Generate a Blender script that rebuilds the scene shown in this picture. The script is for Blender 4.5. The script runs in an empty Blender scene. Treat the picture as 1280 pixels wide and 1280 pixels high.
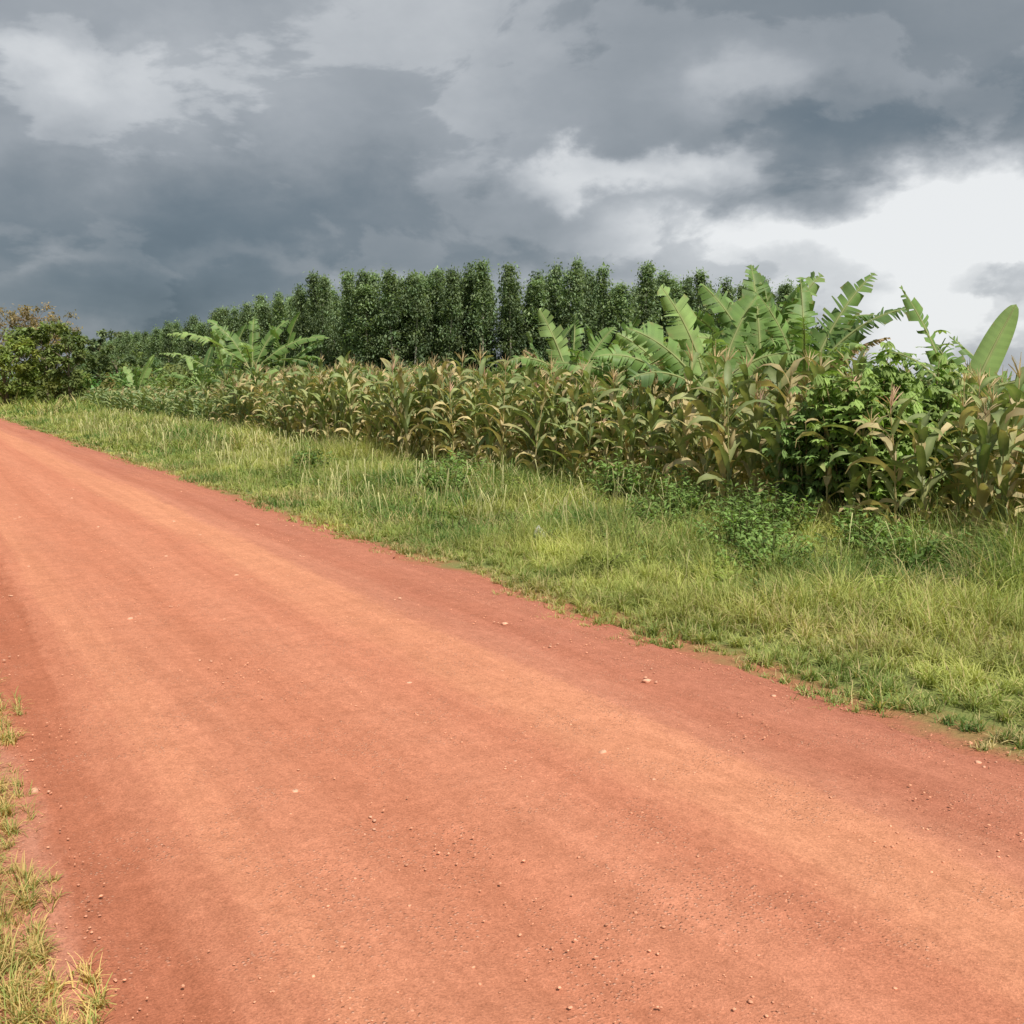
import bpy, math, numpy as np
from mathutils import Vector
rng = np.random.default_rng(7)
A0 = math.radians(31.3)
NX, NY = math.cos(A0), math.sin(A0)
def R2W(o, s):
    return o*NX - s*NY, o*NY + s*NX
def lin(r, g, b):
    f = lambda c: (c/255/12.92 if c/255 <= .04045 else ((c/255+.055)/1.055)**2.4)
    return (f(r), f(g), f(b))
def U(a, b, n=None): return rng.uniform(a, b, n)
_lat = {}
def vnoise(x, y, sc, seed=0):
    if seed not in _lat: _lat[seed] = np.random.default_rng(100+seed).random((256, 256))
    L = _lat[seed]
    x = np.asarray(x)/sc+1000; y = np.asarray(y)/sc+1000
    xi = np.floor(x).astype(int); yi = np.floor(y).astype(int)
    fx = x-xi; fy = y-yi; fx = fx*fx*(3-2*fx); fy = fy*fy*(3-2*fy)
    a = L[xi % 256, yi % 256]; b = L[(xi+1) % 256, yi % 256]; c = L[xi % 256, (yi+1) % 256]; d = L[(xi+1) % 256, (yi+1) % 256]
    return (a*(1-fx)+b*fx)*(1-fy)+(c*(1-fx)+d*fx)*fy

# ------------------------------------------------------------------ mesh builder
class MB:
    def __init__(s): s.v = []; s.f = []; s.c = []; s.m = []; s.n = 0
    def add(s, v, f, c, m=0):
        v = np.asarray(v, float).reshape(-1, 3); f = np.asarray(f, int).reshape(-1, 4)
        c = np.broadcast_to(np.asarray(c, float), (len(v), 3))
        s.v.append(v); s.f.append(f+s.n); s.c.append(c); s.m.append(np.full(len(f), m)); s.n += len(v)
    def arrays(s): return np.concatenate(s.v), np.concatenate(s.f), np.concatenate(s.c), np.concatenate(s.m)
    def build(s, name, mats, loc=(0, 0, 0), smooth=True):
        v, f, c, m = s.arrays(); v = v-np.array(loc)
        me = bpy.data.meshes.new(name)
        me.vertices.add(len(v)); me.vertices.foreach_set("co", v.astype(np.float32).ravel())
        me.loops.add(f.size); me.loops.foreach_set("vertex_index", f.astype(np.int32).ravel())
        me.polygons.add(len(f)); me.polygons.foreach_set("loop_start", (np.arange(len(f))*4).astype(np.int32))
        for mt in mats: me.materials.append(mt)
        me.polygons.foreach_set("material_index", m.astype(np.int32))
        me.update(calc_edges=True)
        at = me.color_attributes.new("tint", 'FLOAT_COLOR', 'POINT')
        cc = np.ones((len(v), 4), np.float32); cc[:, :3] = c
        at.data.foreach_set("color", cc.ravel())
        if smooth: me.polygons.foreach_set("use_smooth", np.ones(len(f), bool))
        ob = bpy.data.objects.new(name, me); ob.location = loc
        bpy.context.scene.collection.objects.link(ob)
        return ob

def ribbons(mb, base, az, L, W, elev, bend, col, nseg=3, prof=None, fold=None, twist=0., tipcol=None, midcol=None, mat=0, pw=1.2, wave=0.):
    base = np.asarray(base, float).reshape(-1, 3); N = len(base)
    az, L, W, elev, bend, twist = [np.broadcast_to(np.asarray(q, float), (N,)) for q in (az, L, W, elev, bend, twist)]
    if prof is None: prof = np.linspace(1, .08, nseg+1)
    h = np.stack([np.cos(az), np.sin(az), 0*az], 1); sd = np.stack([-np.sin(az), np.cos(az), 0*az], 1)
    z = np.array([0, 0, 1.])
    P = [base]; T = []
    for k in range(nseg+1):
        tm = (k+.5)/nseg if k < nseg else 1
        phi = elev - bend*tm**pw
        tan = h*np.cos(phi)[:, None] + z*np.sin(phi)[:, None]
        nor = -h*np.sin(phi)[:, None] + z*np.cos(phi)[:, None]
        T.append((tan, nor))
        if k < nseg: P.append(P[-1] + tan*(L/nseg)[:, None])
    col = np.broadcast_to(np.asarray(col, float), (N, 3))
    if tipcol is None: tipcol = col
    tipcol = np.broadcast_to(np.asarray(tipcol, float), (N, 3))
    nc = 2 if fold is None else 3
    V = np.zeros((N, nseg+1, nc, 3)); C = np.zeros((N, nseg+1, nc, 3))
    ph = U(0, 6.28, N)
    for k in range(nseg+1):
        tan, nor = T[k]; t = k/nseg
        tw = twist*t
        s2 = sd*np.cos(tw)[:, None] + nor*np.sin(tw)[:, None]
        n2 = nor*np.cos(tw)[:, None] - sd*np.sin(tw)[:, None]
        w = (W*prof[k]*.5)[:, None]
        cc = col*(1-t**2)+tipcol*t**2
        if nc == 2:
            V[:, k, 0] = P[k]-s2*w; V[:, k, 1] = P[k]+s2*w; C[:, k, :] = cc[:, None]
        else:
            wv = wave*np.sin(ph+k*2.1)[:, None]*w; wv2 = wave*np.sin(ph+k*2.4+2)[:, None]*w
            V[:, k, 0] = P[k]-s2*w+n2*(fold*w+wv); V[:, k, 1] = P[k]; V[:, k, 2] = P[k]+s2*w+n2*(fold*w+wv2)
            C[:, k, :] = cc[:, None]
            if midcol is not None and t < .8: C[:, k, 1] = cc*.6+np.asarray(midcol)*.4
    f = []
    for k in range(nseg):
        for j in range(nc-1):
            a = k*nc+j; f.append([a, a+1, a+nc+1, a+nc])
    f = np.array(f)
    F = f[None]+(np.arange(N)*(nseg+1)*nc)[:, None, None]
    mb.add(V.reshape(-1, 3), F.reshape(-1, 4), C.reshape(-1, 3), mat)

def tube(mb, pts, rad, col, n=6, mat=0):
    pts = np.asarray(pts, float); K = len(pts); V = []
    for k in range(K):
        t = pts[min(k+1, K-1)]-pts[max(k-1, 0)]; t = t/(np.linalg.norm(t)+1e-9)
        a = np.cross(t, [0, 1, 0] if abs(t[1]) < .9 else [1, 0, 0]); a /= np.linalg.norm(a); b = np.cross(t, a)
        for j in range(n):
            q = 2*math.pi*j/n; V.append(pts[k]+rad[k]*(a*math.cos(q)+b*math.sin(q)))
    F = [[k*n+j, k*n+(j+1) % n, (k+1)*n+(j+1) % n, (k+1)*n+j] for k in range(K-1) for j in range(n)]
    col = np.asarray(col, float)
    if col.ndim == 2: col = np.repeat(col, n, 0)
    mb.add(V, F, col, mat)

LEAFP = np.array([.15, 1., .75, .08])
def leaves(mb, pos, size, col, asp=.5, el=(-1., .8), mat=0, nseg=2, az=None):
    N = len(pos)
    prof = np.array([.2, 1, .08]) if nseg == 2 else LEAFP
    ribbons(mb, pos, U(0, 6.28, N) if az is None else az, size, np.asarray(size)*asp, U(el[0], el[1], N), U(.1, .9, N), col, nseg=nseg, prof=prof, twist=U(-1, 1, N), mat=mat)

def stamp(mb, tmpl, pos, ang, sc, tint, mat=None):
    v, f, c, m = tmpl; N = len(pos)
    ca, sa = np.cos(ang)[:, None], np.sin(ang)[:, None]
    sc = np.asarray(sc)
    x = (v[None, :, 0]*ca - v[None, :, 1]*sa)*sc[:, :1] + pos[:, 0:1]
    y = (v[None, :, 0]*sa + v[None, :, 1]*ca)*sc[:, :1] + pos[:, 1:2]
    z = v[None, :, 2]*sc[:, 1:2] + pos[:, 2:3]
    F = f[None]+(np.arange(N)*len(v))[:, None, None]
    C = c[None]*tint[:, None, :]
    V = np.stack([x, y, z], 2).reshape(-1, 3)
    F = F.reshape(-1, 4); C = C.reshape(-1, 3)
    mb.v.append(V); mb.f.append(F+mb.n); mb.c.append(C); mb.m.append(np.tile(m, N)); mb.n += len(V)

# ------------------------------------------------------------------ materials
def newmat(name):
    m = bpy.data.materials.new(name); m.use_nodes = True; nt = m.node_tree; nt.nodes.clear(); return m, nt
def leafmat(name, transl=.3, rough=.5, spec=.25, nscale=6, lo=.75, hi=1.25):
    m, nt = newmat(name); N = nt.nodes; L = nt.links
    out = N.new("ShaderNodeOutputMaterial"); at = N.new("ShaderNodeAttribute"); at.attribute_name = "tint"
    tc = N.new("ShaderNodeTexCoord"); no = N.new("ShaderNodeTexNoise"); no.inputs["Scale"].default_value = nscale; no.inputs["Detail"].default_value = 2
    L.new(tc.outputs["Object"], no.inputs["Vector"])
    mr = N.new("ShaderNodeMapRange"); mr.inputs[1].default_value = .3; mr.inputs[2].default_value = .7; mr.inputs[3].default_value = lo; mr.inputs[4].default_value = hi
    L.new(no.outputs["Fac"], mr.inputs[0])
    vm = N.new("ShaderNodeVectorMath"); vm.operation = 'SCALE'; L.new(at.outputs["Color"], vm.inputs[0]); L.new(mr.outputs[0], vm.inputs["Scale"])
    p = N.new("ShaderNodeBsdfPrincipled"); p.inputs["Roughness"].default_value = rough; p.inputs["Specular IOR Level"].default_value = spec
    L.new(vm.outputs[0], p.inputs["Base Color"])
    if transl > 0:
        t = N.new("ShaderNodeBsdfTranslucent"); v2 = N.new("ShaderNodeVectorMath"); v2.operation = 'MULTIPLY'; v2.inputs[1].default_value = (1.15, 1.2, .6)
        L.new(vm.outputs[0], v2.inputs[0]); L.new(v2.outputs[0], t.inputs["Color"])
        mx = N.new("ShaderNodeMixShader"); mx.inputs[0].default_value = transl
        L.new(p.outputs[0], mx.inputs[1]); L.new(t.outputs[0], mx.inputs[2]); L.new(mx.outputs[0], out.inputs[0])
    else: L.new(p.outputs[0], out.inputs[0])
    return m
M_grass = leafmat("grass_blades", .35, .6, .2, 1.5)
M_maize = leafmat("maize_leaf", .32, .5, .3, 5)
M_ban = leafmat("banana_leaf", .35, .5, .3, 3, .85, 1.15)
M_leaf = leafmat("tree_foliage", .35, .65, .15, .6, .75, 1.25)
M_bark = leafmat("bark", 0, .9, .1, 9, .6, 1.3)
M_stone = leafmat("stone", 0, .9, .1, 40, .7, 1.2)

def ramp(nt, els, interp='LINEAR'):
    r = nt.nodes.new("ShaderNodeValToRGB"); cr = r.color_ramp; cr.interpolation = interp
    while len(cr.elements) > 1: cr.elements.remove(cr.elements[-1])
    cr.elements[0].position = els[0][0]; cr.elements[0].color = (*els[0][1], 1)
    for p, c in els[1:]:
        e = cr.elements.new(p); e.color = (*c, 1)
    return r
def noise(nt, vec, scale, detail=5, rough=.55, stretch=None, dist=0):
    N = nt.nodes; L = nt.links
    if stretch:
        mp = N.new("ShaderNodeMapping"); mp.inputs["Scale"].default_value = stretch; L.new(vec, mp.inputs["Vector"]); vec = mp.outputs[0]
    n = N.new("ShaderNodeTexNoise"); n.inputs["Scale"].default_value = scale; n.inputs["Detail"].default_value = detail
    n.inputs["Roughness"].default_value = rough; n.inputs["Distortion"].default_value = dist
    L.new(vec, n.inputs["Vector"]); return n.outputs["Fac"]
def mathn(nt, op, a, b=None, clamp=False):
    m = nt.nodes.new("ShaderNodeMath"); m.operation = op; m.use_clamp = clamp
    for i, q in enumerate((a, b)):
        if q is None: continue
        if isinstance(q, (int, float)): m.inputs[i].default_value = q
        else: nt.links.new(q, m.inputs[i])
    return m.outputs[0]
def maprange(nt, v, a, b, c, d, smooth=False):
    m = nt.nodes.new("ShaderNodeMapRange"); nt.links.new(v, m.inputs[0])
    if smooth: m.interpolation_type = 'SMOOTHSTEP'
    for i, q in enumerate((a, b, c, d)): m.inputs[i+1].default_value = q
    return m.outputs[0]
def mixc(nt, fac, a, b, mode='MIX'):
    m = nt.nodes.new("ShaderNodeMix"); m.data_type = 'RGBA'; m.blend_type = mode
    for idx, q in ((0, fac), (6, a), (7, b)):
        if isinstance(q, (int, float)): m.inputs[idx].default_value = q
        elif isinstance(q, tuple): m.inputs[idx].default_value = (*q, 1)
        else: nt.links.new(q, m.inputs[idx])
    return m.outputs[2]

# road material
M_road, nt = newmat("laterite_dirt"); N = nt.nodes; L = nt.links
out = N.new("ShaderNodeOutputMaterial"); p = N.new("ShaderNodeBsdfPrincipled"); L.new(p.outputs[0], out.inputs[0])
p.inputs["Roughness"].default_value = .95; p.inputs["Specular IOR Level"].default_value = .08
tc = N.new("ShaderNodeTexCoord"); ob = tc.outputs["Object"]
sx = N.new("ShaderNodeSeparateXYZ"); L.new(ob, sx.inputs[0])
wob = noise(nt, ob, .8, 3, stretch=(1, .3, 1))
fine_str = noise(nt, ob, 5.0, 5, .6, stretch=(1, .05, 1))
grit_edge = noise(nt, ob, 14, 5, .7, stretch=(1, .4, 1))
xx = mathn(nt, 'ADD', sx.outputs[0], mathn(nt, 'MULTIPLY', mathn(nt, 'SUBTRACT', wob, .5), .40))
xx = mathn(nt, 'ADD', xx, mathn(nt, 'MULTIPLY', mathn(nt, 'SUBTRACT', fine_str, .5), .36))
xx = mathn(nt, 'ADD', xx, mathn(nt, 'MULTIPLY', mathn(nt, 'SUBTRACT', grit_edge, .5), .24))
xf = mathn(nt, 'DIVIDE', xx, 4.4)
light = (.72, .31, .172); mid = (.64, .25, .142); dark = (.50, .172, .094); pink = (.60, .27, .18)
rp = ramp(nt, [(0.0, pink), (.055, pink), (.09, dark), (.125, (.47, .16, .085)), (.155, (.60, .23, .13)), (.185, (.69, .285, .158)), (.25, (.65, .26, .148)), (.33, (.61, .232, .130)), (.42, (.67, .27, .156)), (.50, (.62, .238, .136)), (.565, light), (.625, light), (.68, (.60, .245, .15)), (.735, (.50, .185, .112)), (.80, (.52, .20, .125)), (.88, (.46, .17, .108)), (.96, (.44, .165, .104))], 'EASE')
L.new(xf, rp.inputs[0])
blot = noise(nt, ob, .9, 6, .6, stretch=(1, .3, 1))
c1 = mixc(nt, maprange(nt, blot, .35, .7, 0, .5), rp.outputs[0], mid)
n6 = noise(nt, ob, 11, 4, .6, stretch=(1, .04, 1))
c1 = mixc(nt, 1.0, c1, mixc(nt, maprange(nt, n6, .35, .65, 0, 1), (.93, .92, .91), (1.05, 1.06, 1.07)), 'MULTIPLY')
n2 = noise(nt, ob, 7, 8, .75)
c1 = mixc(nt, 1.0, c1, mixc(nt, maprange(nt, n2, .3, .7, 0, 1), (.87, .86, .85), (1.09, 1.10, 1.12)), 'MULTIPLY')
n5 = noise(nt, ob, 38, 5, .75, stretch=(1, .6, 1))
c1 = mixc(nt, 1.0, c1, mixc(nt, maprange(nt, n5, .3, .7, 0, 1), (.84, .83, .82), (1.11, 1.13, 1.15)), 'MULTIPLY')
n3 = noise(nt, ob, 130, 5, .8)
c1 = mixc(nt, 1.0, c1, mixc(nt, maprange(nt, n3, .32, .68, 0, 1), (.68, .66, .65), (1.22, 1.24, 1.26)), 'MULTIPLY')
vo = N.new("ShaderNodeTexVoronoi"); vo.inputs["Scale"].default_value = 60; L.new(ob, vo.inputs["Vector"])
peb = maprange(nt, vo.outputs["Distance"], .15, .32, 1, 0)
pm = mathn(nt, 'MULTIPLY', peb, maprange(nt, noise(nt, ob, 2.6, 5, .65), .46, .58, 0, 1))
vsx = N.new("ShaderNodeSeparateXYZ"); L.new(vo.outputs["Color"], vsx.inputs[0])
pc = mixc(nt, vsx.outputs[0], (.42, .16, .09), (.86, .50, .35))
c1 = mixc(nt, mathn(nt, 'MULTIPLY', pm, .7), c1, pc)
L.new(c1, p.inputs["Base Color"])
hh = mathn(nt, 'ADD', mathn(nt, 'MULTIPLY', n3, .005), mathn(nt, 'MULTIPLY', n2, .014))
hh = mathn(nt, 'ADD', hh, mathn(nt, 'MULTIPLY', pm, .006))
hh = mathn(nt, 'ADD', hh, mathn(nt, 'MULTIPLY', n5, .007))
hh = mathn(nt, 'ADD', hh, mathn(nt, 'MULTIPLY', n6, .010))
bp = N.new("ShaderNodeBump"); bp.inputs["Strength"].default_value = .8; bp.inputs["Distance"].default_value = 1.0
L.new(hh, bp.inputs["Height"]); L.new(bp.outputs[0], p.inputs["Normal"])

# ground material
M_ground, nt = newmat("verge_soil"); N = nt.nodes; L = nt.links
out = N.new("ShaderNodeOutputMaterial"); p = N.new("ShaderNodeBsdfPrincipled"); L.new(p.outputs[0], out.inputs[0])
p.inputs["Roughness"].default_value = .95; p.inputs["Specular IOR Level"].default_value = .1
tc = N.new("ShaderNodeTexCoord"); ob = tc.outputs["Object"]; sx = N.new("ShaderNodeSeparateXYZ"); L.new(ob, sx.inputs[0])
gcol = mixc(nt, noise(nt, ob, 2.5, 6, .6), (.17, .20, .06), (.28, .30, .10))
gcol = mixc(nt, maprange(nt, noise(nt, ob, .05, 4), .4, .6, 0, 1), gcol, (.14, .18, .06))
ax = mathn(nt, 'ABSOLUTE', mathn(nt, 'SUBTRACT', sx.outputs[0], 2.1))
ax = mathn(nt, 'ADD', ax, mathn(nt, 'MULTIPLY', mathn(nt, 'SUBTRACT', noise(nt, ob, 2.5, 6, .65), .5), 1.0))
dm = maprange(nt, ax, 1.8, 2.2, 1, 0)
gcol = mixc(nt, dm, gcol, mixc(nt, noise(nt, ob, 30, 5, .7), (.38, .14, .08), (.56, .22, .13)))
L.new(gcol, p.inputs["Base Color"])
bp = N.new("ShaderNodeBump"); bp.inputs["Strength"].default_value = .7; bp.inputs["Distance"].default_value = .04
L.new(noise(nt, ob, 25, 6, .7), bp.inputs["Height"]); L.new(bp.outputs[0], p.inputs["Normal"])

# ------------------------------------------------------------------ ground + road
g = MB()
xs = np.concatenate([[-3000, -800, -200, -60], np.linspace(-20, 40, 61), [80, 200, 800, 3000]])
X, Y = np.meshgrid(xs, xs, indexing='ij'); n = len(xs)
idx = np.arange(n*n).reshape(n, n)
F = np.stack([idx[:-1, :-1], idx[1:, :-1], idx[1:, 1:], idx[:-1, 1:]], -1).reshape(-1, 4)
g.add(np.stack([X, Y, 0*X], -1).reshape(-1, 3), F, (1, 1, 1)); o = g.build("ground", [M_ground]); o.rotation_euler[2] = A0
r = MB()
ss = np.concatenate([np.arange(-12, 14, .05), np.arange(14, 60, .4), np.arange(60, 420, 5)])
uu = np.linspace(0, 1, 100)
S, T = np.meshgrid(ss, uu, indexing='ij')
le = -.55+.14*vnoise(S, 0*S, .5, 1)+.06*vnoise(S, 0*S, .12, 2)
re = 3.72+.3*vnoise(S, 0*S, .9, 3)+.1*vnoise(S, 0*S, .15, 4)
O = le+(re-le)*T
def bend_(s_): return -np.clip(s_-45, 0, 400)**2*.0004
def crown(o_): return .006+.045*np.sin(np.pi*np.clip((o_+.6)/4.6, 0, 1))**.7
Z = crown(O) - .018*np.exp(-((O-.5)/.14)**2)-.014*np.exp(-((O-1.5)/.2)**2)-.012*np.exp(-((O-3.2)/.22)**2)
Z += (.007*vnoise(O, S*.15, .13, 5)+.006*vnoise(O, S, .09, 6)+.005*vnoise(O, S, .04, 8))*np.sin(np.pi*T)**.4
idx = np.arange(S.size).reshape(S.shape)
F = np.stack([idx[:-1, :-1], idx[:-1, 1:], idx[1:, 1:], idx[1:, :-1]], -1).reshape(-1, 4)
r.add(np.stack([O+bend_(S), S, Z], -1).reshape(-1, 3), F, (1, 1, 1)); o = r.build("dirt_road", [M_road]); o.rotation_euler[2] = A0

# gravel
g = MB()
def stones(mb, o_, s_, z_, r_, col):
    a = np.linspace(0, 2*np.pi, 7)[:-1]
    N_ = len(o_)
    ring = []
    for (hgt, rr) in ((-.3, .8), (.05, 1.), (.28, .62), (.36, .05)):
        jit = U(.65, 1.35, (N_, 6))
        ring.append(np.stack([np.cos(a)[None]*rr*jit, np.sin(a)[None]*rr*jit*.8, np.full((N_, 6), hgt)+U(-.1, .1, (N_, 6))], -1))
    V = np.stack(ring, 1)*np.asarray(r_)[:, None, None, None]
    rot = U(0, 6.28, N_); c, s2 = np.cos(rot)[:, None, None], np.sin(rot)[:, None, None]
    x = V[..., 0]*c-V[..., 1]*s2; y = V[..., 0]*s2+V[..., 1]*c
    wx, wy = R2W(o_, s_)
    V = np.stack([x+wx[:, None, None], y+wy[:, None, None], V[..., 2]+np.asarray(z_)[:, None, None]], -1).reshape(N_, 24, 3)
    f = np.array([[k*6+j, k*6+(j+1) % 6, (k+1)*6+(j+1) % 6, (k+1)*6+j] for k in range(3) for j in range(6)])
    F = f[None]+(np.arange(N_)*24)[:, None, None]
    mb.add(V.reshape(-1, 3), F.reshape(-1, 4), np.repeat(col, 24, 0), 0)
n = 30000
s_ = 1+U(0, 1, n)**1.7*25; o_ = U(.1, 4.1, n)
k = (vnoise(o_, s_, .4, 11)*.7+vnoise(o_, s_*.2, .25, 12)*.6) > U(.5, 1.05, n); s_, o_ = s_[k], o_[k]; n = len(s_)
b = U(.85, 1.2, n)[:, None]
stones(g, o_, s_, crown(o_)+.008, .0018+.006*U(0, 1, n)**4.5, np.array([.76, .36, .22])*b)
n = 60
s_ = U(2.0, 16, n); o_ = U(.3, 3.9, n)
so_ = np.concatenate([o_]+[o_+rng.normal(0, .05, n) for _ in range(3)]); ssn = np.concatenate([s_]+[s_+rng.normal(0, .05, n) for _ in range(3)])
rad = np.concatenate([U(.009, .026, n), U(.003, .010, 3*n)]); n = len(so_)
stones(g, so_, ssn, crown(so_)+.006, rad, np.array([.76, .41, .27])*U(.85, 1.1, n)[:, None])
n = 7000
s_ = 1.2+U(0, 1, n)**1.5*20; o_ = np.where(U(0, 1, n) < .5, U(.0, .42, n), U(3.5, 4.1, n))
stones(g, o_, s_, np.full(n, .005)+crown(o_), .0015+.005*U(0, 1, n)**3, np.array([.66, .30, .19])*U(.65, 1.25, n)[:, None])
g.build("gravel", [M_stone], smooth=False)

g = MB(); x0, y0 = .26, 9.9
for (dx, dy, rr, hh_) in ((0, 0, .05, .20), (.05, .02, .04, .13)):
    pts = [(x0+dx+U(-.012, .012), y0+dy, z) for z in np.linspace(-.02, hh_, 6)]
    tube(g, pts, [rr*q*U(.9, 1.15) for q in (1, 1.2, 1.1, .95, .7, .1)], (.46, .47, .36), 7)
g.build("pale_rock", [M_stone], (x0, y0, 0), smooth=False)

# ------------------------------------------------------------------ grass
def grass_zone(mb, o0, o1, s0, s1, dens, hfun, wid, nseg=3, far=False, left=False):
    n = int((o1-o0)*(s1-s0)*dens)
    o_ = U(o0, o1, n); s_ = U(s0, s1, n)
    cell = .14 if not far else .3
    if left: cell = .09
    ci = np.floor(o_/cell); cj = np.floor(s_/cell)
    h1 = np.modf(np.abs(np.sin(ci*127.1+cj*311.7)*43758.5))[0]; h2 = np.modf(np.abs(np.sin(ci*269.5+cj*183.3)*43758.5))[0]
    pull = U(.2, .8, n)
    o_ = o_*(1-pull)+(ci+h1)*cell*pull; s_ = s_*(1-pull)+(cj+h2)*cell*pull
    h, keep = hfun(o_, s_); keep &= U(0, 1, n) < np.clip(.35+h1*.9, 0, 1)
    o_, s_, h, h1 = o_[keep], s_[keep], h[keep], h1[keep]; n = len(o_)
    h = h*U(.45, 1.15, n)*(.7+.6*h1)
    x, y = R2W(o_, s_)
    c = np.clip((vnoise(o_, s_, 1.3, 21)-.5)*1.3+(vnoise(o_, s_, .4, 22)-.5)*.8+.55+U(-.25, .25, n), 0, 1)[:, None]
    ga = np.array([.135, .24, .06]); gb = np.array([.49, .51, .155]); col = ga*(1-c)+gb*c
    edge = np.clip(1-(o_-4.0)/1.0, 0, 1)*(o_ > 2)+(o_ < 2)*.9
    dry = U(0, 1, n) < (.10+.12*edge+.6*np.clip(vnoise(o_, s_, .8, 23)-.55, 0, 1)*2)
    col[dry] = np.array([.60, .50, .24])*U(.7, 1.15, dry.sum())[:, None]
    if left:
        q = (U(0, 1, n) < .35)[:, None]
        col = np.where(q, np.array([.36, .42, .12]), np.array([.70, .53, .21]))*U(.65, 1.1, n)[:, None]
    zb = np.where((o_ < 1) & (o_ > -.6), crown(o_), 0) if left else 0*x
    ribbons(mb, np.stack([x, y, zb], 1), U(0, 6.28, n), h*1.15, wid*U(.6, 1.4, n), U(.85, 1.5, n), U(.2, 1.8, n), col*.85, nseg=nseg,
            prof=np.linspace(1, .1, nseg+1)**.7, tipcol=np.minimum(col*1.15, .8), twist=U(-.8, .8, n))
def hf(o_, s_):
    e = o_-3.86 - .45*(vnoise(o_*0, s_, .7, 31)-.5)-.30*(vnoise(o_*0, s_, .2, 32)-.5)
    big = np.clip((vnoise(o_, s_, 1.6, 33)-.5)*1.5+(vnoise(o_, s_, .5, 34)-.5)*1.1+.5, 0, 1.25)
    h = .04+.07*np.clip(e/.5, 0, 1)+(.25*np.clip((e-.6)/2.0, 0, 1))*(.15+1.35*big)
    keep = (e > 0) & (U(0, 1, len(o_)) < np.clip(.45+e*2.0, 0, 1))
    return h, keep
def hf3(o_, s_):
    h, k = hf(o_-bend_(s_), s_); return h*1.6, k
g = MB()
grass_zone(g, 3.5, 9.0, 0, 9, 2600, hf, .007, 3)
grass_zone(g, 3.5, 5.2, 1, 10, 2200, hf, .006, 2)
grass_zone(g, 3.5, 9.6, 9, 22, 1150, hf, .0115, 2)
grass_zone(g, 3.5, 10.5, 22, 50, 360, hf, .024, 2, True)
grass_zone(g, 1.0, 12, 50, 130, 80, hf3, .06, 2, True)
n = 5000; o_ = U(4.6, 9.4, n); s_ = 2+U(0, 1, n)**1.3*45; k = vnoise(o_, s_, 1.4, 35) > .48; o_, s_ = o_[k], s_[k]; n = len(o_)
x, y = R2W(o_, s_)
ribbons(g, np.stack([x, y, 0*x], 1), U(0, 6.28, n), U(.25, .62, n), .0035+.00035*s_, U(1.2, 1.55, n), U(.1, .9, n), np.array([.54, .52, .25])*U(.7, 1.2, n)[:, None], nseg=3, prof=[1, .8, .9, 1.8])
def hl(o_, s_):
    e = .35 - o_ + .13*(vnoise(o_*0, s_, .45, 41)-.5)+.08*(vnoise(o_*0, s_, .1, 43)-.5)
    tuft = vnoise(o_, s_, .10, 42)
    return .025+.05*tuft+.05*np.clip(e*4, 0, 1)+.08*np.clip(.1-o_, 0, 1), (e > 0) & (U(0, 1, len(o_)) < np.clip(.3+e*6, 0, 1)) & (tuft > np.clip(.42-e*2, .0, .5))
grass_zone(g, -.6, .5, .8, 16, 11000, hl, .0042, 3, left=True)
grass_zone(g, -5, -.5, -2, 16, 350, hl, .012, 2, left=True)
g.build("grass", [M_grass])

# ------------------------------------------------------------------ weeds in the verge
g = MB()
def weed(o_, s_, h, w, n, lsz, base):
    x, y = R2W(o_, s_)
    ns = max(5, int(n/22))
    per = n//ns
    for i in range(ns):
        a = U(0, 6.28); rr = w*U(0, 1)**.6; hh_ = h*(1-.45*(rr/w)**2)*U(.7, 1.08)
        tip = np.array([x+rr*math.cos(a), y+rr*math.sin(a), hh_])
        b0 = np.array([x+rr*.4*math.cos(a), y+rr*.4*math.sin(a), 0])
        m_ = (b0+tip)/2+np.array([0, 0, .05])
        tube(g, [b0, m_, tip], [.006, .005, .002], (.2, .2, .08), 4)
        t = U(.3, 1, per)[:, None]
        P = b0*(1-t)+tip*t+rng.normal(0, .025, (per, 3))
        c = np.array(base)*U(.7, 1.35, per)[:, None]*U(.85, 1.15)
        leaves(g, P, lsz*U(.6, 1.3, per), c, .42, (-.5, .8), nseg=3 if lsz > .05 else 2)
for (px_o, px_s, h, w, n, l) in [(6.2, 6.0, .42, .5, 900, .06), (6.7, 6.9, .5, .55, 1000, .06), (7.3, 5.4, .45, .5, 700, .06), (7.5, 7.2, .55, .6, 900, .065), (6.9, 8.3, .45, .45, 600, .06),
                                (7.3, 8.6, .55, .5, 800, .065), (7.8, 7.9, .6, .5, 800, .065), (7.6, 6.2, .5, .5, 700, .065),
                                (6.6, 12.6, .5, .6, 700, .08), (7.4, 14.0, .6, .7, 700, .08), (6.2, 17.0, .5, .5, 500, .09), (8.0, 10.5, .7, .6, 800, .08), (8.0, 9.2, .65, .5, 600, .07)]:
    weed(px_o, px_s, h, w, n, l, (.21, .32, .09))
for i in range(260):
    o_ = U(4.9, 8.7); s_ = 2+U(0, 1)**1.2*40
    if s_ < 5 and o_ < 5.6: continue
    c_ = U(0, 1)
    weed(o_, s_, U(.12, .36)*(.6+.1*(o_-4)), U(.15, .4), int(U(80, 200)), U(.03, .06), (.17+.16*c_, .27+.11*c_, .085))
g.build("weeds", [M_grass])

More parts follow.
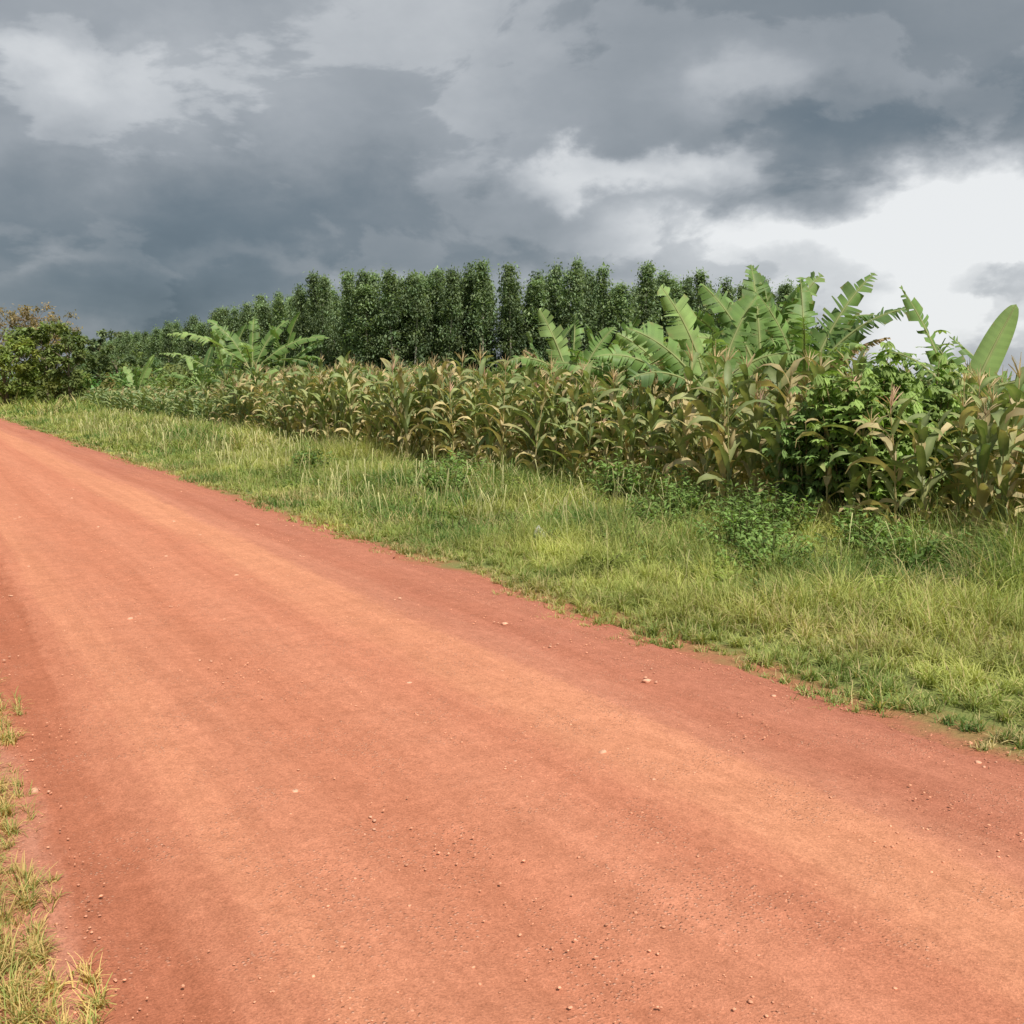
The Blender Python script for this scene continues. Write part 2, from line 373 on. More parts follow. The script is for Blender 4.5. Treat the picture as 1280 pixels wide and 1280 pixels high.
# ------------------------------------------------------------------ maize
def maize_template(H, dry, tassel=True, young=False):
    mb = MB()
    lean = U(-.2, .2, 2)
    zs = np.linspace(0, H, 6); px = lean[0]*(zs/H)**2*H*.5; py = lean[1]*(zs/H)**2*H*.5
    tube(mb, np.stack([px, py, zs], 1), np.linspace(.014, .006, 6), (.42, .43, .17) if not dry else (.54, .45, .22), 5)
    nl = int(U(12, 15)); az0 = U(0, 6.28)
    t = np.linspace(.08, .97, nl); z = t*H
    base = np.stack([lean[0]*t**2*H*.5, lean[1]*t**2*H*.5, z], 1)
    az = az0+np.arange(nl)*math.pi+rng.normal(0, .5, nl)
    L = U(.5, .85, nl)*(1-.35*np.abs(t-.5)*1.4)*(1-.2*(t > .85)); W = U(.08, .125, nl)
    el = U(.95, 1.4, nl); be = U(.7, 2.5, nl)
    gr = np.array([.165, .25, .08]) if not young else np.array([.17, .28, .125])
    ol = np.array([.34, .37, .14]); br = np.array([.68, .53, .27])
    c = U(0, 1, nl)[:, None]; col = gr*(1-c)+ol*c; tip = col.copy()
    pd = np.clip((.5-t)*1.7, 0, 1)+(.28 if dry else .04)
    if young: pd *= .2
    d = U(0, 1, nl) < pd; col[d] = br*U(.7, 1.12, d.sum())[:, None]; be[d] += .8; tip[d] = col[d]*.8
    ht = (U(0, 1, nl) < (.25 if not young else .05)) & ~d; tip[ht] = br*.9
    prof = [.45, .85, 1, .95, .8, .5, .06]
    ribbons(mb, base, az, L, W, el, be, col, nseg=6, prof=prof, fold=.3, twist=U(-1.4, 1.4, nl), tipcol=tip, midcol=(.46, .49, .26), pw=1.6, wave=.28)
    if tassel:
        n = 10; top = np.array([[lean[0]*H*.5, lean[1]*H*.5, H]]).repeat(n, 0)
        tc_ = np.array([[.64, .49, .28], [.64, .41, .29]])[int(U(0, 2))]
        ribbons(mb, top+np.array([0, 0, .06]), U(0, 6.28, n), U(.14, .26, n), .012, U(.9, 1.5, n), U(0, .9, n), tc_*U(.8, 1.15, n)[:, None], nseg=3, prof=[.6, 1, 1, .4], twist=1.5)
        tube(mb, [top[0], top[0]+[0, 0, .33]], [.005, .002], tc_, 4)
    if not young:
        for i in range(int(U(1, 3))):
            a = U(0, 6.28); zb = H*U(.42, .58); d_ = np.array([math.cos(a)*.35, math.sin(a)*.35, 1]); d_ /= np.linalg.norm(d_)
            b0 = np.array([0, 0, zb])+d_*.02
            cc = np.array([.46, .47, .2]) if U(0, 1) < .5 else np.array([.66, .54, .29])
            tube(mb, [b0+d_*q for q in (0, .05, .12, .19, .24)], [.012, .026, .028, .018, .004], cc, 6)
            ribbons(mb, [b0+d_*.23]*3, U(0, 6.28, 3), .06, .012, .9, 2., (.25, .10, .05), nseg=2)
    return mb.arrays()
Tm = [maize_template(U(1.45, 1.8), dry=(i % 5 in (0, 2)), tassel=(i % 4 != 1)) for i in range(14)]
Ty = [maize_template(U(1.0, 1.3), False, tassel=(i % 3 == 0), young=True) for i in range(6)]
g = MB()
rows = []
for row, o_ in enumerate(np.concatenate([[8.25], np.arange(8.75, 12.6, .5), np.arange(13.0, 17, .9)])):
    s_ = np.arange(1.0+U(0, .3), 62 if row < 9 else 40, .31 if row < 9 else .45)
    if row == 0: s_ = s_[s_ < 9.3]
    if row == 1: s_ = s_[s_ < 26]
    s_ = s_+rng.normal(0, .08, len(s_)); oo = o_+rng.normal(0, .10, len(s_))
    rows.append(np.stack([oo, s_], 1))
P = np.concatenate(rows); P = P[U(0, 1, len(P)) > .06]
x, y = R2W(P[:, 0], P[:, 1])
young = P[:, 1] > 33+rng.normal(0, 2, len(P))
k = ((x-4.15)**2+(y-11.1)**2) > .6
hs = .93+.36*(vnoise(P[:, 0], P[:, 1], 2.2, 51)-.5)+rng.normal(0, .075, len(P))
hs *= 1-.16*np.clip((13-P[:, 1])/6, 0, 1)
for i in range(14):
    q = k & (~young) & (np.arange(len(P)) % 14 == i); n = q.sum()
    stamp(g, Tm[i], np.stack([x[q], y[q], 0*x[q]], 1), U(0, 6.28, n), np.stack([.5+hs[q]*.5, hs[q]*1.0], 1), U(.75, 1.2, (n, 1))*np.array([1, 1, 1.]))
for i in range(6):
    q = k & young & (np.arange(len(P)) % 6 == i); n = q.sum()
    stamp(g, Ty[i], np.stack([x[q], y[q], 0*x[q]], 1), U(0, 6.28, n), np.stack([hs[q]*1.1, hs[q]*.9], 1), U(.8, 1.15, (n, 1))*np.array([1, 1, 1.]))
g.build("maize_field", [M_maize])

# ------------------------------------------------------------------ bananas
def banana_leaf(mb, base, az, elev, bend, L, W, fold=.5, torn=.3, col=(.10, .19, .04), pet=.14, twist=0., brown=False):
    ns = 30; h = np.array([math.cos(az), math.sin(az), 0]); sd = np.array([-math.sin(az), math.cos(az), 0]); z = np.array([0, 0, 1.])
    P = [np.array(base, float)]; T = []
    for k in range(ns+1):
        t = (k+.5)/ns; phi = elev-bend*t**1.6
        tan = h*math.cos(phi)+z*math.sin(phi); nor = -h*math.sin(phi)+z*math.cos(phi)
        tw = twist*min(1, t*3+.2)
        s2 = sd*math.cos(tw)+nor*math.sin(tw); n2 = nor*math.cos(tw)-sd*math.sin(tw)
        T.append((tan, s2, n2)); P.append(P[-1]+tan*L/ns)
    P = P[:ns+1]; col = np.array(col)
    rib = np.array([.42, .46, .20]) if not brown else np.array([.3, .2, .1])
    tube(mb, P[::2], np.linspace(.028, .004, len(P[::2])), rib, 5)
    k0 = int(ns*pet)
    def w(t):
        q = np.clip((t-pet)/(1-pet), 0, 1); return W*.5*min(1, (q*6)**.6)*max(0, 1-q**3.5)**.6
    for side in (1, -1):
        th0 = -fold+rng.normal(0, .08); dth = .12
        gap = 0; stripc = 1; ln = 1
        for k in range(k0, ns):
            if U(0, 1) < torn*1.3:
                th0 = -fold+rng.normal(0, .3)+torn*.5; dth = U(.02, .55)*(.4+torn*1.5); gap = U(.2, .9); stripc = U(.8, 1.2); ln = U(.75, 1.08)
            else: gap = 0
            V = []; C = []
            for e in (0, 1):
                kk = k+e; t = kk/ns; tan, s2, n2 = T[kk]; ww = w(t)*ln
                p_ = P[kk].copy()
                th = th0
                V.append(p_.copy()); C.append(rib*.5+col*.5)
                for j in range(1, 5):
                    d = side*s2*math.cos(th)-n2*math.sin(th)+tan*.30
                    p_ = p_+d*ww/4
                    if e == 0 and gap: p_ = p_+tan*(L/ns)*gap*.3
                    th += dth
                    V.append(p_.copy()); cc = col*stripc*(1.05-.03*j)*(1.04 if k % 2 else .96)
                    if j == 4 and (U(0, 1) < .12+torn*.5): cc = cc*.5+np.array([.42, .30, .15])*.5
                    C.append(cc)
            F = [[j, j+1, j+6, j+5] for j in range(4)]
            mb.add(V, F, C)
def banana(name, pos, H, leafspec, r=.11):
    mb = MB(); x, y = pos
    zs = np.linspace(-.05, H, 6)
    cs = np.array([[.2, .15, .08], [.24, .22, .11], [.25, .27, .12], [.24, .29, .11], [.24, .31, .1], [.24, .32, .1]])
    tube(mb, [(x+.02*math.sin(q*3), y, q) for q in zs], np.linspace(r, r*.5, 6), cs, 9)
    for sp in leafspec:
        az, el, be, L, W, fold, torn, ckey = sp[:8]
        tw = sp[8] if len(sp) > 8 else U(-.9, .9)
        col = {'g': (.18, .295, .085), 'l': (.30, .43, .145), 'd': (.13, .22, .075), 'b': (.46, .33, .19)}[ckey]
        col = np.array(col)*U(.88, 1.12)
        banana_leaf(mb, (x+.04*math.cos(az), y+.04*math.sin(az), H-U(.0, .25)-(0.25 if ckey == 'b' else 0)), az, el, be, L, W, fold, torn, col, twist=tw, brown=ckey == 'b')
    return mb.build(name, [M_ban], (x, y, 0))
def auto_spec(n, L, W=.5, up=1.35, dn=.5, torn=.3, dead=2, azs=None):
    sp = []
    for i in range(n):
        f = i/max(1, n-1); az = (i*2.4+U(-.3, .3)) if azs is None else azs[i]
        sp.append((az, up*(1-f)+dn*f+U(-.08, .08), .3+1.1*f+U(-.1, .2), L*U(.85, 1.1), W*U(.85, 1.1), .4-.3*f, np.clip(torn*(.3+1.3*f), 0, 1), 'gdlg'[int(U(0, 4))], U(-1.1, 1.1)))
    for i in range(dead): sp.append((U(0, 6.28), U(-.2, .5), 1.6, L*.7, W*.6, -.4, .8, 'b'))
    return sp
def pos_px(px, depth):
    u = (px-640)/1256; return (u*depth, depth)
R_, Lf = 0.0, math.pi
banana("banana_plant", pos_px(950, 16.0), 1.80, [(1.9, 1.45, .25, 1.75, .6, .3, .4, 'g'), (R_+.2, 1.22, .5, 1.8, .6, .2, .45, 'l', 1.1), (Lf-.1, 1.2, .5, 1.8, .64, .2, .4, 'g', -1.2), (R_-.5, .85, 1.1, 1.7, .6, .2, .5, 'd', .8), (Lf+.5, .8, 1.2, 1.8, .66, .1, .45, 'l', -.8), (-1.7, .9, 1.4, 1.5, .6, .1, .5, 'g'), (-1.3, 1.25, .8, 1.6, .6, .2, .4, 'g'), (R_, .5, 1.6, 1.3, .4, -.2, .7, 'b'), (Lf, .4, 1.6, 1.2, .4, -.2, .7, 'b')])
banana("banana_plant", pos_px(1003, 15.2), 1.65, [(R_+.1, 1.2, .45, 1.9, .56, .3, .5, 'g', 1.1), (R_-.3, 1.0, .9, 1.8, .56, .2, .6, 'd', .9), (Lf+.3, 1.25, .5, 1.7, .56, .3, .5, 'g', -1.1), (1.5, 1.4, .4, 1.7, .55, .3, .5, 'g'), (-1.2, .9, 1.3, 1.5, .55, .1, .6, 'l'), (-1.9, 1.2, .9, 1.5, .55, .2, .5, 'g'), (R_+.1, .7, 1.8, 1.3, .4, -.2, .8, 'b'), (R_-.6, .5, 1.8, 1.2, .4, -.2, .8, 'b'), (R_-.2, 1.0, .9, 1.5, .35, -.2, .8, 'b')])
banana("banana_plant", pos_px(890, 15.0), 1.5, [(Lf-.05, 1.28, .4, 1.8, .64, .2, .35, 'l', -1.2), (Lf+.1, .95, .7, 1.7, .64, .2, .4, 'g', -1.0), (R_+.3, 1.3, .4, 1.6, .6, .2, .4, 'g', 1.2), (-1.8, 1.2, .9, 1.4, .55, .2, .4, 'l'), (Lf+.4, .6, 1.1, 1.5, .58, .1, .5, 'd', -.8), (R_-.4, .9, 1.2, 1.4, .58, .1, .5, 'l', .8), (-1.2, .7, 1.3, 1.4, .55, .1, .5, 'g')])
banana("banana_plant", pos_px(975, 18), 1.95, auto_spec(9, 1.8, .6, 1.45, .7, .6, 2))
banana("banana_plant", pos_px(925, 17.5), 1.85, auto_spec(10, 1.75, .6, 1.45, .6, .6, 1))
banana("banana_plant", pos_px(1030, 17), 1.5, auto_spec(9, 1.5, .55, 1.4, .5, .6, 2))
banana("banana_plant", pos_px(855, 17), 1.55, [(Lf-.1, 1.0, .6, 1.6, .55, .2, .45, 'l', -1.1), (Lf+.2, .65, .9, 1.7, .55, .2, .4, 'g', -.9), (1.8, 1.35, .3, 1.6, .52, .3, .4, 'd'), (R_, 1.2, .5, 1.5, .55, .3, .4, 'g', 1.1), (-1.5, .8, 1.3, 1.4, .55, .1, .5, 'g'), (-2.2, 1.1, .9, 1.4, .58, .1, .4, 'l')])
banana("banana_plant", pos_px(715, 18.0), 1.65, [(Lf-.3, 1.25, .25, 1.45, .48, .2, .3, 'l', -1.2), (R_+.2, 1.2, .5, 1.4, .48, .3, .5, 'g', 1.1), (1.4, 1.4, .3, 1.4, .45, .3, .5, 'g'), (R_-.4, .8, 1.0, 1.5, .45, .2, .6, 'd', .8), (Lf+.4, .7, 1.2, 1.4, .5, .1, .6, 'g', -.8), (-1.5, 1.0, 1.1, 1.3, .5, .1, .5, 'g'), (Lf, .3, 1.5, 1.1, .35, -.3, .8, 'b'), (Lf+.2, 1.0, .6, 1.2, .35, -.3, .8, 'b')])
banana("banana_plant", pos_px(762, 18.5), 1.7, auto_spec(8, 1.4, .48, 1.4, .5, .6, 1))
banana("banana_plant", pos_px(680, 19.5), 1.6, auto_spec(7, 1.2, .42, 1.4, .5, .6, 3))
banana("banana_plant", pos_px(810, 17.0), 1.5, [(Lf-.1, .6, .8, 1.8, .52, .2, .5, 'g', -.9), (Lf+.3, .35, .9, 1.5, .48, .1, .6, 'g'), (R_+.3, 1.2, .6, 1.4, .5, .3, .4, 'l', 1.1), (1.6, 1.3, .5, 1.3, .48, .3, .4, 'd'), (-1.3, .9, 1.2, 1.2, .48, .1, .5, 'g')])
banana("banana_plant", pos_px(1197, 12.0), 1.45, [(R_+.1, 1.18, .10, 1.42, .38, .05, .06, 'l', 1.35), (Lf-.1, 1.22, .28, 1.60, .34, .5, .5, 'g', -.9), (Lf+.2, .95, .9, 1.2, .42, .1, .6, 'd', -.8), (R_-.3, .55, 1.3, 1.25, .45, .1, .6, 'g', .7), (R_+.1, .35, 1.2, 1.2, .35, -.2, .8, 'b'), (1.6, 1.1, .8, 1.1, .42, .3, .5, 'g'), (Lf, .7, 1.3, 1.2, .42, .1, .5, 'l', -.8)])
banana("banana_plant", pos_px(1272, 12.8), 1.4, auto_spec(7, 1.2, .45, 1.2, .3, .6, 2))
banana("banana_plant", pos_px(1085, 15.5), 1.5, [(Lf-.2, .6, 1.3, 1.5, .52, .2, .3, 'l', -.9), (R_+.3, .5, 1.2, 1.4, .5, .1, .3, 'g', .8), (1.5, 1.0, 1.0, 1.2, .48, .3, .4, 'g'), (Lf+.6, .8, 1.2, 1.3, .48, .1, .4, 'l')])
banana("banana_plant", pos_px(318, 36), 2.1, [(1.6, 1.45, .3, 2.2, .7, .4, .4, 'g'), (R_+.3, 1.2, .6, 2.3, .65, .4, .4, 'g', .9), (Lf, 1.15, .7, 2.4, .65, .4, .4, 'g', -.9), (Lf+.1, .75, .9, 3.2, .65, .3, .4, 'l', -.6), (R_, .75, .9, 3.1, .6, .3, .4, 'g', .6), (Lf-.3, .35, .9, 2.8, .6, .2, .5, 'g'), (R_-.4, .4, 1.0, 3.0, .6, .2, .5, 'd'), (-1.5, .9, 1.3, 2.2, .6, .2, .5, 'l'), (R_, .2, 1.3, 2., .5, -.2, .8, 'b')])
banana("banana_plant", pos_px(285, 38), 1.8, auto_spec(9, 2.4, .55, 1.35, .3, .55, 3))
banana("banana_plant", pos_px(355, 37), 2.0, auto_spec(9, 2.4, .55, 1.35, .3, .55, 3))
banana("banana_plant", pos_px(322, 33), 1.0, auto_spec(6, 1.4, .45, 1.45, 1.0, .1, 0))
banana("banana_plant", pos_px(175, 58), 1.2, auto_spec(8, 2.2, .6, 1.3, .3, .35, 1))
banana("banana_plant", pos_px(255, 55), 1.5, auto_spec(8, 2.2, .6, 1.3, .3, .35, 1))

# ------------------------------------------------------------------ trees & shrubs
def blob_foliage(mb, c, R, n, lsz, base, nclump=None, asp=.5, el=(-1.1, .7)):
    c = np.array(c, float); R = np.array(R, float)
    nc = nclump or max(8, int(n/70))
    d = rng.normal(size=(nc, 3)); d /= np.linalg.norm(d, axis=1)[:, None]; d[:, 2] = np.where(d[:, 2] < -.5, -d[:, 2], d[:, 2])
    rr = U(.35, 1.0, nc)**.6*(1+.18*rng.normal(size=nc))
    cc = c+d*R*rr[:, None]
    per = n//nc; cr = R.mean()*U(.18, .36, nc)
    P = np.repeat(cc, per, 0)+rng.normal(0, .55, (nc*per, 3))*np.repeat(cr, per)[:, None]*np.array([1, 1, .75])
    bright = np.repeat(U(.65, 1.3, nc)*(.85+.3*np.clip(d[:, 2], -.5, 1)), per)*U(.8, 1.2, nc*per)  # random clump tone; upper clumps lighter, light from above put into leaf colour
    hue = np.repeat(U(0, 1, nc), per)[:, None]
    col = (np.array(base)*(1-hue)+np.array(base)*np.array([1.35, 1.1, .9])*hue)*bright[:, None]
    P[:, 2] = np.maximum(P[:, 2], .03)
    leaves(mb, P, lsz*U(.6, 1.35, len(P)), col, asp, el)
    return cc
def tree(name, x, y, H, Rc, n, lsz, base, trunk=.18, crown0=.3, sparse=False, nb=7):
    mb = MB()
    top = np.array([x+U(-.3, .3), y, H*.8])
    tube(mb, [(x, y, -.1), (x+U(-.15, .15), y, H*.3), (x+U(-.25, .25), y, H*.55), top], [trunk, trunk*.75, trunk*.5, trunk*.15], (.22, .17, .12), 7, 1)
    for i in range(nb):
        a = i*2.4+U(-.4, .4); f = (i+.5)/nb; zc = H*(crown0+(1-crown0-.12)*f); rr = Rc*U(.45, .85)*math.sin(math.pi*(.25+.6*f))
        c = np.array([x+rr*math.cos(a), y+rr*math.sin(a), zc])
        s0 = np.array([x, y, max(.2, zc-Rc*.6)])
        tube(mb, [s0, (s0+c)/2+[0, 0, .1], c], [trunk*.4, trunk*.25, trunk*.08], (.22, .17, .12), 5, 1)
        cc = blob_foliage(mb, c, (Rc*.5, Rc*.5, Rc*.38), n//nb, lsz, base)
        for q in cc[::3 if not sparse else 1]:
            tube(mb, [c, (c+q)/2, q+(q-c)*.2], [trunk*.12, trunk*.08, .01], (.26, .19, .13), 3, 1)
    return mb.build(name, [M_leaf, M_bark], (x, y, 0))
x, y = pos_px(48, 74); tree("broadleaf_tree", x, y, 7.3, 3.4, 5600, .20, (.30, .26, .14), .2, .45, True, 12)
x, y = pos_px(62, 66); tree("broadleaf_tree", x, y, 5.6, 2.5, 4800, .30, (.17, .24, .09), .16, .25, nb=9)
x, y = pos_px(92, 62); tree("broadleaf_tree", x, y, 5.3, 1.4, 2200, .26, (.17, .24, .09), .1, .3, nb=7)
x, y = pos_px(12, 62); tree("broadleaf_tree", x, y, 4.2, 2.3, 4400, .28, (.23, .31, .09), .14, .1, nb=9)
x, y = pos_px(-50, 70); tree("broadleaf_tree", x, y, 5.6, 2.8, 4000, .32, (.15, .21, .07), .2, .25, nb=8)
x, y = pos_px(128, 85); tree("broadleaf_tree", x, y, 6.4, 1.6, 3200, .3, (.16, .235, .13), .12, .15, nb=9)
x, y = pos_px(152, 80); tree("broadleaf_tree", x, y, 4.6, 2.2, 3200, .3, (.16, .23, .11), .12, .12, nb=8)
g = MB()
for i in range(70):
    px = U(-120, 330); dep = U(62, 120)
    if px < 60 and dep > 90: dep = 70
    x, y = pos_px(px, dep); hgt = U(1.0, 2.3)*(1+.011*(dep-62)); b = (U(.13, .21), U(.20, .28), .085)
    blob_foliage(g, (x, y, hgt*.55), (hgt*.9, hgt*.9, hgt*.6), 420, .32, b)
for i in range(60):
    px = U(100, 700); dep = U(56, 100)
    x, y = pos_px(px, dep); hgt = U(1.4, 2.6)
    if (x*NX+y*NY) < 11: continue
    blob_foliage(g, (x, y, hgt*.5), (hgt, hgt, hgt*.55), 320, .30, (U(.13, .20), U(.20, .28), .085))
for i in range(24):
    px = U(110, 300); dep = U(110, 170)
    x, y = pos_px(px, dep); hgt = U(4, 7)*(.75+.25*(px-110)/190)
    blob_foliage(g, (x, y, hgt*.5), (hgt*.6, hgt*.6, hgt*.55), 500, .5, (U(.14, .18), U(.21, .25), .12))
g.build("hedgerow", [M_leaf])

def shrub(name, x, y, w, h, n, lsz, base, nst=26):
    mb = MB()
    for i in range(nst):
        a = U(0, 6.28); rr = w*U(0, 1)**.55; hh_ = h*(1-.35*(rr/w)**2)*U(.72, 1.05)
        b0 = np.array([x+rr*.3*math.cos(a), y+rr*.3*math.sin(a), 0]); tip = np.array([x+rr*math.cos(a), y+rr*math.sin(a), hh_])
        m_ = b0*.4+tip*.6+np.array([0, 0, .15]); tube(mb, [b0, m_, tip], [.014, .01, .004], (.25, .2, .1), 5, 1)
        per = n//nst//5
        t = U(.25, 1.08, per)[:, None]; P = np.where(t < .6, b0+(m_-b0)*t/.6, m_+(tip-m_)*(t-.6)/.4)+rng.normal(0, .10, (per, 3))
        P[:, 2] = np.maximum(P[:, 2], .05)
        br = (np.array(base)*U(.75, 1.3))*U(.7, 1.35, per)[:, None]; az = U(0, 6.28, per); e = U(-.9, .3, per); sz = lsz*U(.7, 1.3, per)
        for da in (-1.3, -.65, 0, .65, 1.3):
            ribbons(mb, P, az+da, sz, sz*.42, e, .6, br, nseg=3, prof=[.3, 1, .8, .08])
    return mb.build(name, [M_leaf, M_bark], (x, y, 0))
x, y = pos_px(1078, 10.8); shrub("shrub", x, y, .66, 1.90, 9500, .115, (.29, .40, .12), 36)
x, y = pos_px(1150, 11.2); shrub("shrub", x, y, .6, 1.85, 6500, .11, (.28, .38, .12), 28)
x, y = pos_px(1015, 11.0); shrub("shrub", x, y, .45, 1.4, 4200, .11, (.21, .32, .10), 20)

# ------------------------------------------------------------------ eucalyptus woodlot
def euc_template(i):
    mb = MB(); H = 14.0
    lx, ly = U(-.5, .5, 2)
    tube(mb, [(0, 0, 0), (.1, 0, 4), (lx*.6, .1+ly*.6, 9), (lx, ly, 13)], [.16, .13, .08, .02], (.38, .35, .29), 5, 1)
    nc = 120; Rm = U(1.55, 2.15); ex = U(.42, .7); ph = U(0, 6.28)
    f = U(0, 1, nc)**.8; z = 1.8+f*(H-2.1)
    a = U(0, 6.28, nc)
    R = Rm*np.clip(1-f, 0, 1)**ex*(.85+.15*np.sin(f*2.6+.4))*(1+.16*np.sin(f*11+ph)+.15*np.sin(a*2+f*7+ph))
    rr = R*U(.3, 1.08, nc)
    C = np.stack([rr*np.cos(a)+lx*f, rr*np.sin(a)+ly*f, z], 1)
    for q in C[::4]: tube(mb, [(lx*q[2]/14, ly*q[2]/14, q[2]-.8), q], [.03, .01], (.32, .29, .22), 3, 1)
    per = 38
    P = np.repeat(C, per, 0)+rng.normal(0, 1, (nc*per, 3))*np.array([.36, .36, .34])*np.repeat(U(.7, 1.25, nc), per)[:, None]
    sh = np.repeat(U(.6, 1.35, nc)*(.72+.38*f), per)*U(.8, 1.2, nc*per)  # crown shading in the colour: clumps paler with height, plus random spread
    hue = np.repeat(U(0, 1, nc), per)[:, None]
    col = (np.array([.19, .275, .15])*(1-hue)+np.array([.25, .31, .16])*hue)*sh[:, None]  # grey-green leaves, lifted so the colour also carries distance haze
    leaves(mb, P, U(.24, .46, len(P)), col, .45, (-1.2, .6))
    return mb.arrays()
Te = [euc_template(i) for i in range(9)]
pts = []
for rrow in range(5):
    for s_ in np.arange(106, 330, 3.2+rrow*.4):
        if rrow > 2 and s_ > 180: continue
        pts.append((46+rrow*3.4+rng.normal(0, .7), s_+rng.normal(0, .9)))
P1 = np.array([R2W(o_, s_) for o_, s_ in pts])
P2 = []
for rrow in range(5):
    for xx_ in np.arange(-13, 36, 3.1):
        P2.append((xx_+rng.normal(0, .8), 113+rrow*3.4+rng.normal(0, .9)+max(0, xx_-12)*.35))
P = np.concatenate([P1, np.array(P2)])
sc = .99+rng.normal(0, .06, len(P)); g = MB()
ti = rng.integers(0, 9, len(P))
for i in range(9):
    q = ti == i; n = q.sum()
    hs = sc[q]*(1-.07*np.clip((P[q][:, 0]-8)/20, 0, 1))*(1-.12*np.clip((P[q][:, 1]-130)/60, 0, 1))
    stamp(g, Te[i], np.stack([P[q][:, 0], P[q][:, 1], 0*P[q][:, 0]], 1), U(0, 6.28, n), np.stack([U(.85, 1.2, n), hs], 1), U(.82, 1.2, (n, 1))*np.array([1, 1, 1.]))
g.build("eucalyptus_woodlot", [M_leaf, M_bark])

# ------------------------------------------------------------------ sky, sun
SE, SA = math.radians(52), math.radians(150)
w = bpy.data.worlds.new("World"); bpy.context.scene.world = w; w.use_nodes = True
nt = w.node_tree; N = nt.nodes; L = nt.links; N.clear()
out = N.new("ShaderNodeOutputWorld")
sky = N.new("ShaderNodeTexSky"); sky.sky_type = 'NISHITA'; sky.sun_disc = False; sky.sun_elevation = SE; sky.sun_rotation = SA
b1 = N.new("ShaderNodeBackground"); b1.inputs[1].default_value = .1; L.new(sky.outputs[0], b1.inputs[0])
tc = N.new("ShaderNodeTexCoord"); dr = tc.outputs["Generated"]
sx = N.new("ShaderNodeSeparateXYZ"); L.new(dr, sx.inputs[0])
zc = mathn(nt, 'MAXIMUM', sx.outputs[2], 0)
den = mathn(nt, 'ADD', zc, .22)
cv = N.new("ShaderNodeCombineXYZ"); L.new(mathn(nt, 'DIVIDE', sx.outputs[0], den), cv.inputs[0]); L.new(mathn(nt, 'DIVIDE', sx.outputs[1], den), cv.inputs[1])
cld = cv.outputs[0]
az = mathn(nt, 'ARCTAN2', sx.outputs[0], sx.outputs[1]); el = mathn(nt, 'ARCSINE', sx.outputs[2])
na = noise(nt, dr, 6, 5, .52, stretch=(1, 1, 1.6)); nb = noise(nt, dr, 9, 6, .55, stretch=(1.0, 1.0, 1.5))
azd = mathn(nt, 'ADD', az, mathn(nt, 'MULTIPLY', mathn(nt, 'SUBTRACT', na, .5), .30))
eld = mathn(nt, 'ADD', el, mathn(nt, 'MULTIPLY', mathn(nt, 'SUBTRACT', nb, .5), .13))
def blob(px, py, sxp, syp, amp, pw=2.):
    th = math.radians(7.3); u = (px-640)/1256; v = (640-py)/1256
    F_ = math.cos(th)+v*math.sin(th); Z_ = -math.sin(th)+v*math.cos(th)
    a0 = math.atan2(u, F_); e0 = math.atan2(Z_, math.hypot(u, F_)); sa = sxp/1256; se = syp/1256
    q = mathn(nt, 'ADD', mathn(nt, 'POWER', mathn(nt, 'ABSOLUTE', mathn(nt, 'DIVIDE', mathn(nt, 'SUBTRACT', azd, a0), sa)), pw), mathn(nt, 'POWER', mathn(nt, 'ABSOLUTE', mathn(nt, 'DIVIDE', mathn(nt, 'SUBTRACT', eld, e0), se)), pw))
    return mathn(nt, 'MULTIPLY', mathn(nt, 'EXPONENT', mathn(nt, 'MULTIPLY', q, -1.)), amp)
tot = None
for b_ in [(200, 110, 330, 100, .12), (60, 80, 130, 35, .12), (110, 30, 100, 25, -.06), (480, 130, 200, 110, .09), (520, 10, 150, 70, .10),
           (230, 285, 430, 70, -.26), (130, 385, 280, 60, -.32), (540, 270, 170, 55, -.12), (240, 395, 150, 40, -.1),
           (860, 70, 330, 120, -.14), (1060, 190, 190, 58, -.20, 4.), (1280, 130, 100, 60, -.08), (930, 105, 80, 35, .22),
           (760, 212, 130, 26, .34, 4.), (900, 275, 270, 42, .26), (1240, 275, 150, 75, .55, 4.), (1120, 285, 200, 24, .30), (1200, 410, 220, 60, .38), (900, 355, 330, 50, .22), (430, 330, 130, 14, .20), (60, 325, 90, 12, .16), (1235, 355, 50, 18, -.28, 4.), (680, 315, 130, 16, -.14), (1080, 345, 90, 14, -.12), (1150, 262, 60, 14, -.16)]:
    q = blob(*b_); tot = q if tot is None else mathn(nt, 'ADD', tot, q)
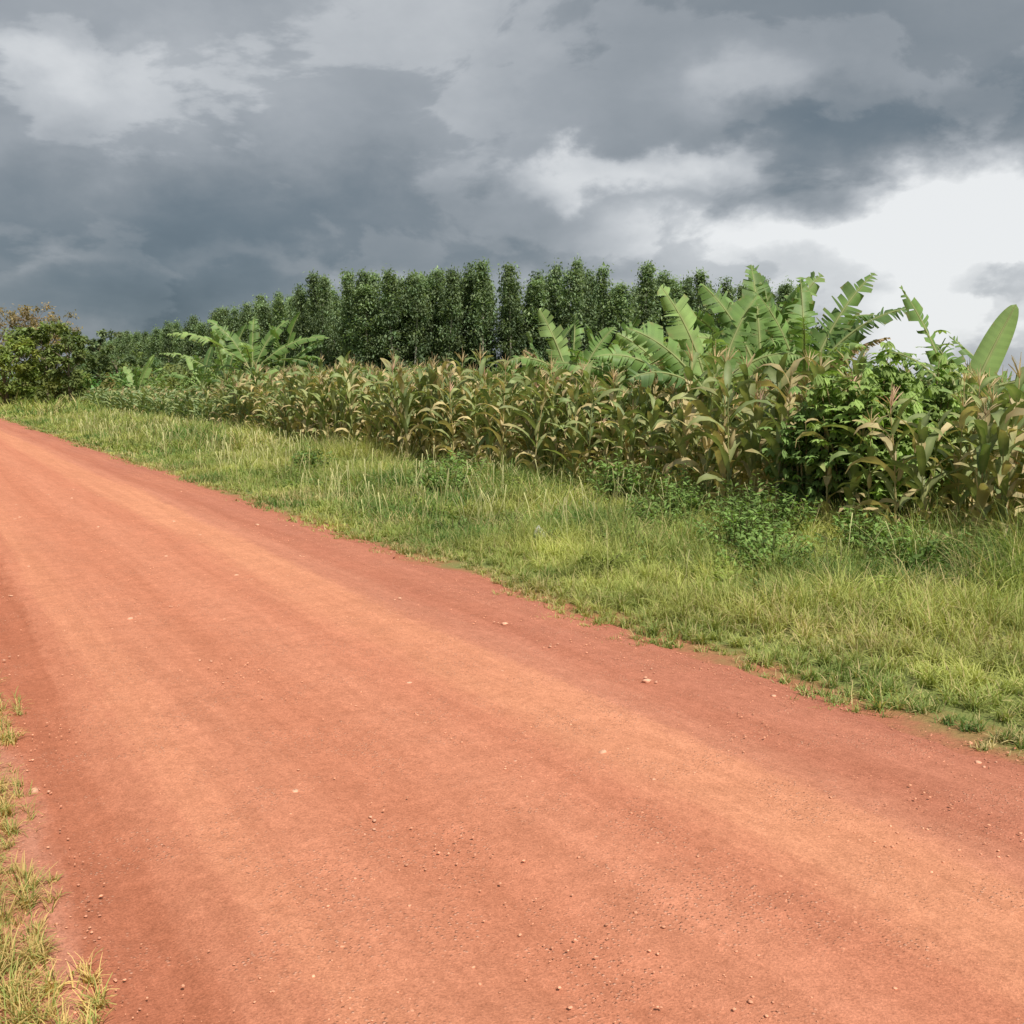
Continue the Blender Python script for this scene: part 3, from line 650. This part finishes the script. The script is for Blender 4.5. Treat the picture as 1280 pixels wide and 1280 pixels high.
n1 = noise(nt, cld, 1.5, 6, .52, dist=.2); n2 = noise(nt, dr, 7, 7, .58, stretch=(1, 1, 1.7))
n4 = noise(nt, dr, 4.2, 7, .57, stretch=(1, 1, 2.0), dist=.3)
tot = mathn(nt, 'ADD', tot, mathn(nt, 'MULTIPLY', mathn(nt, 'SUBTRACT', n1, .5), .28))
tot = mathn(nt, 'ADD', tot, mathn(nt, 'MULTIPLY', mathn(nt, 'SUBTRACT', n2, .5), .26))
tot = mathn(nt, 'ADD', tot, maprange(nt, n4, .475, .525, -.06, .06, True))
tot = mathn(nt, 'ADD', tot, .55, True)
rp = ramp(nt, [(0, lin(80, 96, 108)), (.2, lin(106, 119, 129)), (.42, lin(136, 144, 151)), (.6, lin(161, 167, 173)), (.8, lin(196, 200, 204)), (1, lin(238, 240, 241))])
L.new(tot, rp.inputs[0])
b2 = N.new("ShaderNodeBackground"); b2.inputs[1].default_value = 1.0; L.new(rp.outputs[0], b2.inputs[0])
mx = N.new("ShaderNodeMixShader"); mx.inputs[0].default_value = .94; L.new(b1.outputs[0], mx.inputs[1]); L.new(b2.outputs[0], mx.inputs[2]); L.new(mx.outputs[0], out.inputs[0])
w.cycles.sampling_method = 'MANUAL'; w.cycles.sample_map_resolution = 256
sl = bpy.data.lights.new("sun", 'SUN'); sl.energy = 4.9; sl.angle = math.radians(.6); sl.color = (1, .95, .87)
so = bpy.data.objects.new("sun", sl); bpy.context.scene.collection.objects.link(so)
so.rotation_euler = Vector((math.sin(SA)*math.cos(SE), math.cos(SA)*math.cos(SE), math.sin(SE))).to_track_quat('Z', 'Y').to_euler()

cam = bpy.data.cameras.new("camera"); cam.lens = 35.3; cam.sensor_width = 36; cam.clip_end = 6000; cam.clip_start = .05
co = bpy.data.objects.new("camera", cam); co.location = (0, 0, 1.6); co.rotation_euler = (math.radians(90-7.3), 0, 0)
bpy.context.scene.collection.objects.link(co); bpy.context.scene.camera = co
vs = bpy.context.scene.view_settings; vs.view_transform = 'Standard'; vs.look = 'None'; vs.exposure = 0
